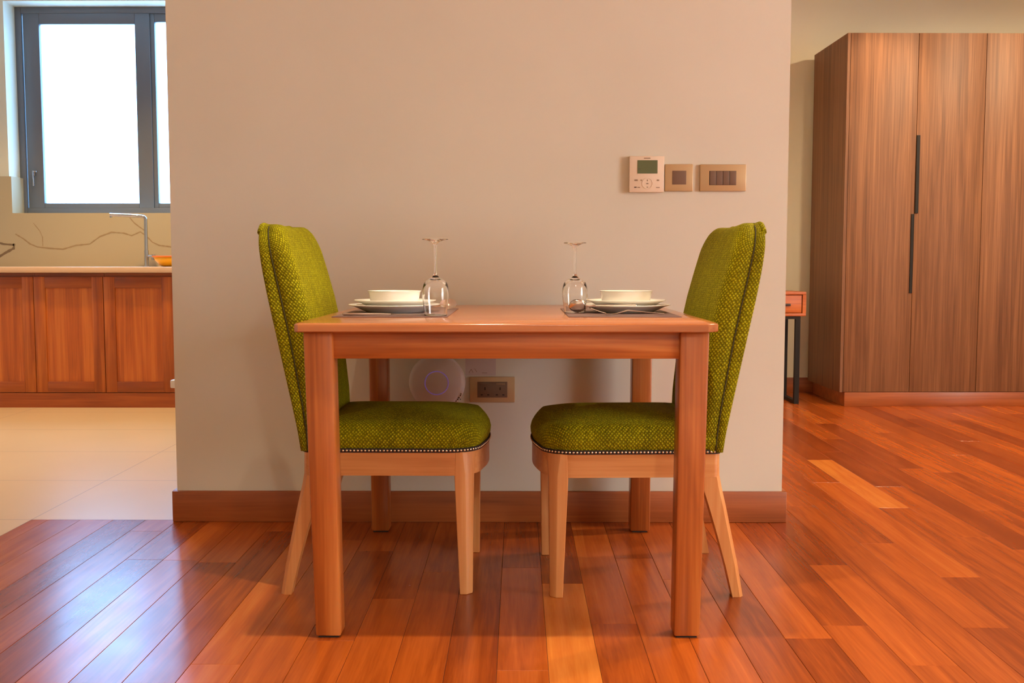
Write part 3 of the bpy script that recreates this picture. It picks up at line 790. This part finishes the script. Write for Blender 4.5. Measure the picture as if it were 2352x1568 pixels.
# ------------------------------------------------------------------ wall fittings
Y = WY
def W(name, mat, x0, x1, z0, z1, depth, parent=None, bev=0, off=0):
    return bx(name, mat, x0, x1, Y-off-depth, Y-off, z0, z1, parent=None, bev=bev)
def fit(root, o, inv=None): return rel(o, root)
th = thing('thermostat', 'cream air-conditioning control panel with green screen on the wall', 'thermostat', (.425, Y, 1.172))
fit(th, W('housing', M['white_plastic'], .368, .483, 1.113, 1.2315, .020, bev=.0025))
fit(th, W('screen', M['lcd'], .3945, .4605, 1.174, 1.2175, .0012, off=.020))
bm = newbm(); box(bm, .3965, .404, Y-.0216, Y-.0212, 1.1875, 1.190); fit(th, obj('screen_symbol', bm, M['print_dark']))
bm = newbm()
zz = 1.2225     # small printed maker's name above the screen
fit(th, W('logo_print', M['print'], .4155, .437, zz, zz+.003, .0004, off=.0202))
def ringpad():
    bm = newbm(); n = 40; cx, cz = .4275, 1.1415
    R = []
    for r, d in ((.0185, 0), (.0185, .0012), (.0165, .0018), (.0165, .0)): R.append([(cx+r*math.cos(2*PI*k/n), Y-.020-d, cz+r*math.sin(2*PI*k/n)) for k in range(n)])
    vs = [[bm.verts.new(p) for p in r] for r in R]
    for i in range(3):
        for k in range(n): bm.faces.new((vs[i][k], vs[i][(k+1) % n], vs[i+1][(k+1) % n], vs[i+1][k]))
    return obj('button_ring', bm, M['white_plastic'], auto=40)
fit(th, ringpad())
def pbtn(x, z, w, h, m='print'): fit(th, W('button', M[m], x-w/2, x+w/2, z-h/2, z+h/2, .0008, off=.020, bev=.0002))
pbtn(.4275, 1.1515, .003, .005); pbtn(.4275, 1.1410, .007, .0035); pbtn(.4275, 1.1295, .005, .0025)
pbtn(.390, 1.1520, .011, .0045); pbtn(.388, 1.1290, .008, .0035, 'print_dark'); pbtn(.399, 1.1285, .009, .0025)
pbtn(.4625, 1.1520, .008, .0045); pbtn(.4625, 1.1280, .012, .0025); pbtn(.407, 1.152, .004, .004)

s1_ = thing('light_switch', 'small square champagne light switch with one brown rocker beside the thermostat', 'switch', (.533, Y, 1.161))
fit(s1_, W('faceplate', M['plate_gold'], .487, .580, 1.1165, 1.206, .011, bev=.003))
fit(s1_, W('rocker', M['switch'], .511, .5575, 1.1385, 1.184, .002, off=.0105, bev=.001))
s2_ = thing('light_switch', 'wide champagne light switch with four brown rockers nearest the wall corner', 'switch', (.679, Y, 1.161))
fit(s2_, W('faceplate', M['plate_gold'], .603, .756, 1.1165, 1.205, .012, bev=.003))
fit(s2_, W('rocker_bed', M['switch_dark'], .6335, .7225, 1.1365, 1.183, .001, off=.0115))
for k in range(4):
    a = .6345+.022*k
    r = fit(s2_, W('rocker', M['switch'], a+.0006, a+.0214, 1.1375, 1.182, .002, off=.0118, bev=.0008))

so = thing('power_socket', 'champagne double power socket with brown insert low on the wall', 'socket', (-.087, Y, .4535))
fit(so, W('faceplate', M['plate_gold'], -.163, -.011, .410, .497, .010, bev=.003))
ins = fit(so, W('socket_insert', M['switch'], -.137, -.036, .4265, .4805, .002, off=.0098, bev=.001))
for cx in (-.1115, -.0605):
    for (dx, dz, w, h) in ((0, .0045, .0042, .0095), (-.011, -.0165, .007, .004), (.011, -.0165, .007, .004)):
        fit(so, W('pin_hole', M['switch_dark'], cx+dx-w/2, cx+dx+w/2, .4525+dz-h/2, .4525+dz+h/2, .0005, off=.0117))
fit(so, W('socket_switch', M['print'], -.0735, -.044, .470, .4765, .003, off=.0117, bev=.0006))
fit(so, W('socket_switch', M['switch'], -.128, -.0985, .470, .4765, .003, off=.0117, bev=.0006))

ap = thing('wifi_access_point', 'round white wireless access point with violet ring on the wall under the table', 'router', (-.273, Y, .478))
bm = newbm(); prof = [(.0948, 0), (.0952, .006), (.094, .012), (.090, .0175), (.080, .023), (.062, .0275), (.042, .030), (0, .0315)]
lathe(bm, prof, n=72)
o = obj('dome', bm, M['ap'], ap, smooth=True, rot=(PI/2, 0, 0))
bm = newbm(); lathe(bm, [(.0375, .0295), (.0378, .0312), (.0405, .0310), (.0408, .0292)], n=64, closed_profile=True)
o = obj('light_ring', bm, M['ring'], ap, smooth=True, rot=(PI/2, 0, 0)); o['label'] = 'violet light ring'
bm = newbm()
for k, (a, r, w, h) in enumerate(((-.50, .0905, .0045, .003), (-.60, .0895, .004, .005), (-.68, .090, .005, .004), (-.77, .0895, .0045, .003), (-.62, .0965, .003, .004), (-.44, .0895, .003, .0045))):
    x, z = r*math.cos(a), r*math.sin(a); box(bm, x-w/2, x+w/2, -.0205, -.0185, z-h/2, z+h/2)
o = obj('print_marks', bm, M['print_dark'], ap)
nb = bx('wall_label', M['note'], -.178, -.075, Y-.0006, Y, .500, .600)
tag(nb, 'pale lilac paper label on the wall above the power socket', 'label')
bm = newbm()
for a, b in (((-.166, .509), (-.158, .522)), ((-.158, .522), (-.152, .510)), ((-.147, .524), (-.139, .512)), ((-.122, .509), (-.104, .509))):
    v = Vector((b[0]-a[0], 0, b[1]-a[1])); tube(bm, [(a[0], Y-.0008, a[1]), (b[0], Y-.0008, b[1])], .0007, 5)
mk = obj('pencil_marks', bm, M['print'], nb)
# white plug on the kitchen side of the partition
pl = thing('power_plug', 'small white plug sticking out of the wall edge above the kitchen tiles', 'plug', (WX0, 3.51, .465))
rel(bx('plug_body', M['china'], WX0-.034, WX0, 3.49, 3.53, .450, .478, bev=.004), pl)

# ------------------------------------------------------------------ light
def area(name, loc, rot, sx, sy, power, col, spread=PI):
    d = bpy.data.lights.new(name, 'AREA'); d.shape = 'RECTANGLE'; d.size = sx; d.size_y = sy; d.energy = power; d.color = col; d.spread = spread
    o = bpy.data.objects.new(name, d); COL.objects.link(o); o.location = loc; o.rotation_euler = rot; return o
def spot(name, loc, power, col, ang, blend=.8, rad=.04, tgt=None):
    d = bpy.data.lights.new(name, 'SPOT'); d.energy = power; d.color = col; d.spot_size = math.radians(ang); d.spot_blend = blend; d.shadow_soft_size = rad
    o = bpy.data.objects.new(name, d); COL.objects.link(o); o.location = loc
    if tgt: o.rotation_euler = (Vector(tgt)-Vector(loc)).to_track_quat('-Z', 'Y').to_euler()
    return o
WARM = (1, .72, .42); WARM2 = (1, .87, .62)
area('daylight_living_window', (XR+.05, .3, 1.4), (0, math.radians(90), 0), 1.9, 2.1, 145, (1, .72, .32))
p = area('daylight_kitchen_window', (-2.49, FY+.12, 1.9), (math.radians(-90), 0, 0), 1.7, 1.35, 1, (1, 1, 1)); p.data.cycles.is_portal = True
spot('downlight_table', (-.13, 2.22, 2.74), 170, WARM2, 68, .9, .03)
spot('spot_living', (1.9, .6, 2.74), 30, WARM2, 120, .9, .05)
spot('spot_living', (.55, -1.3, 2.74), 370, (1, .94, .77), 150, .9, .08)  # added fill lamp behind the camera, lifts the walls and front faces
spot('downlight_bedroom', (2.18, 5.95, 2.74), 38, WARM, 80, .5, .03)
spot('downlight_bedroom', (3.3, 4.9, 2.70), 165, (1, .80, .5), 178, .3, .05)
spot('downlight_bedroom', (2.2, 3.6, 2.70), 150, (1, .80, .5), 170, .5, .05)
spot('downlight_kitchen', (-2.4, 5.75, 2.74), 150, (1, .70, .32), 120, .8, .05)
spot('downlight_kitchen', (-2.9, 4.3, 2.74), 60, WARM2, 120, .9, .05)

w = bpy.data.worlds.new('sky'); S.world = w; w.use_nodes = True
bg = w.node_tree.nodes['Background']; bg.inputs[0].default_value = (.26, .56, 1.0, 1); bg.inputs[1].default_value = 12.5

# ------------------------------------------------------------------ camera
cam = bpy.data.cameras.new('camera'); cam.sensor_width = 36; cam.lens = 2350/2352*36; cam.clip_end = 60
co = bpy.data.objects.new('camera', cam); COL.objects.link(co); S.camera = co
co.location = (0, 0, .873); co.rotation_euler = (math.radians(90)-math.atan(176/2350), 0, 14/2350)
vs_ = S.view_settings; vs_.view_transform = 'Standard'; vs_.look = 'None'; vs_.gamma = 1; vs_.exposure = .16; vs_.use_curve_mapping = False
S.cycles.use_denoising = True; S.cycles.use_adaptive_sampling = True; S.cycles.adaptive_threshold = .03; S.cycles.max_bounces = 10; S.cycles.diffuse_bounces = 4; S.cycles.transmission_bounces = 10; S.cycles.transparent_max_bounces = 12
S.cycles.sample_clamp_indirect = 6
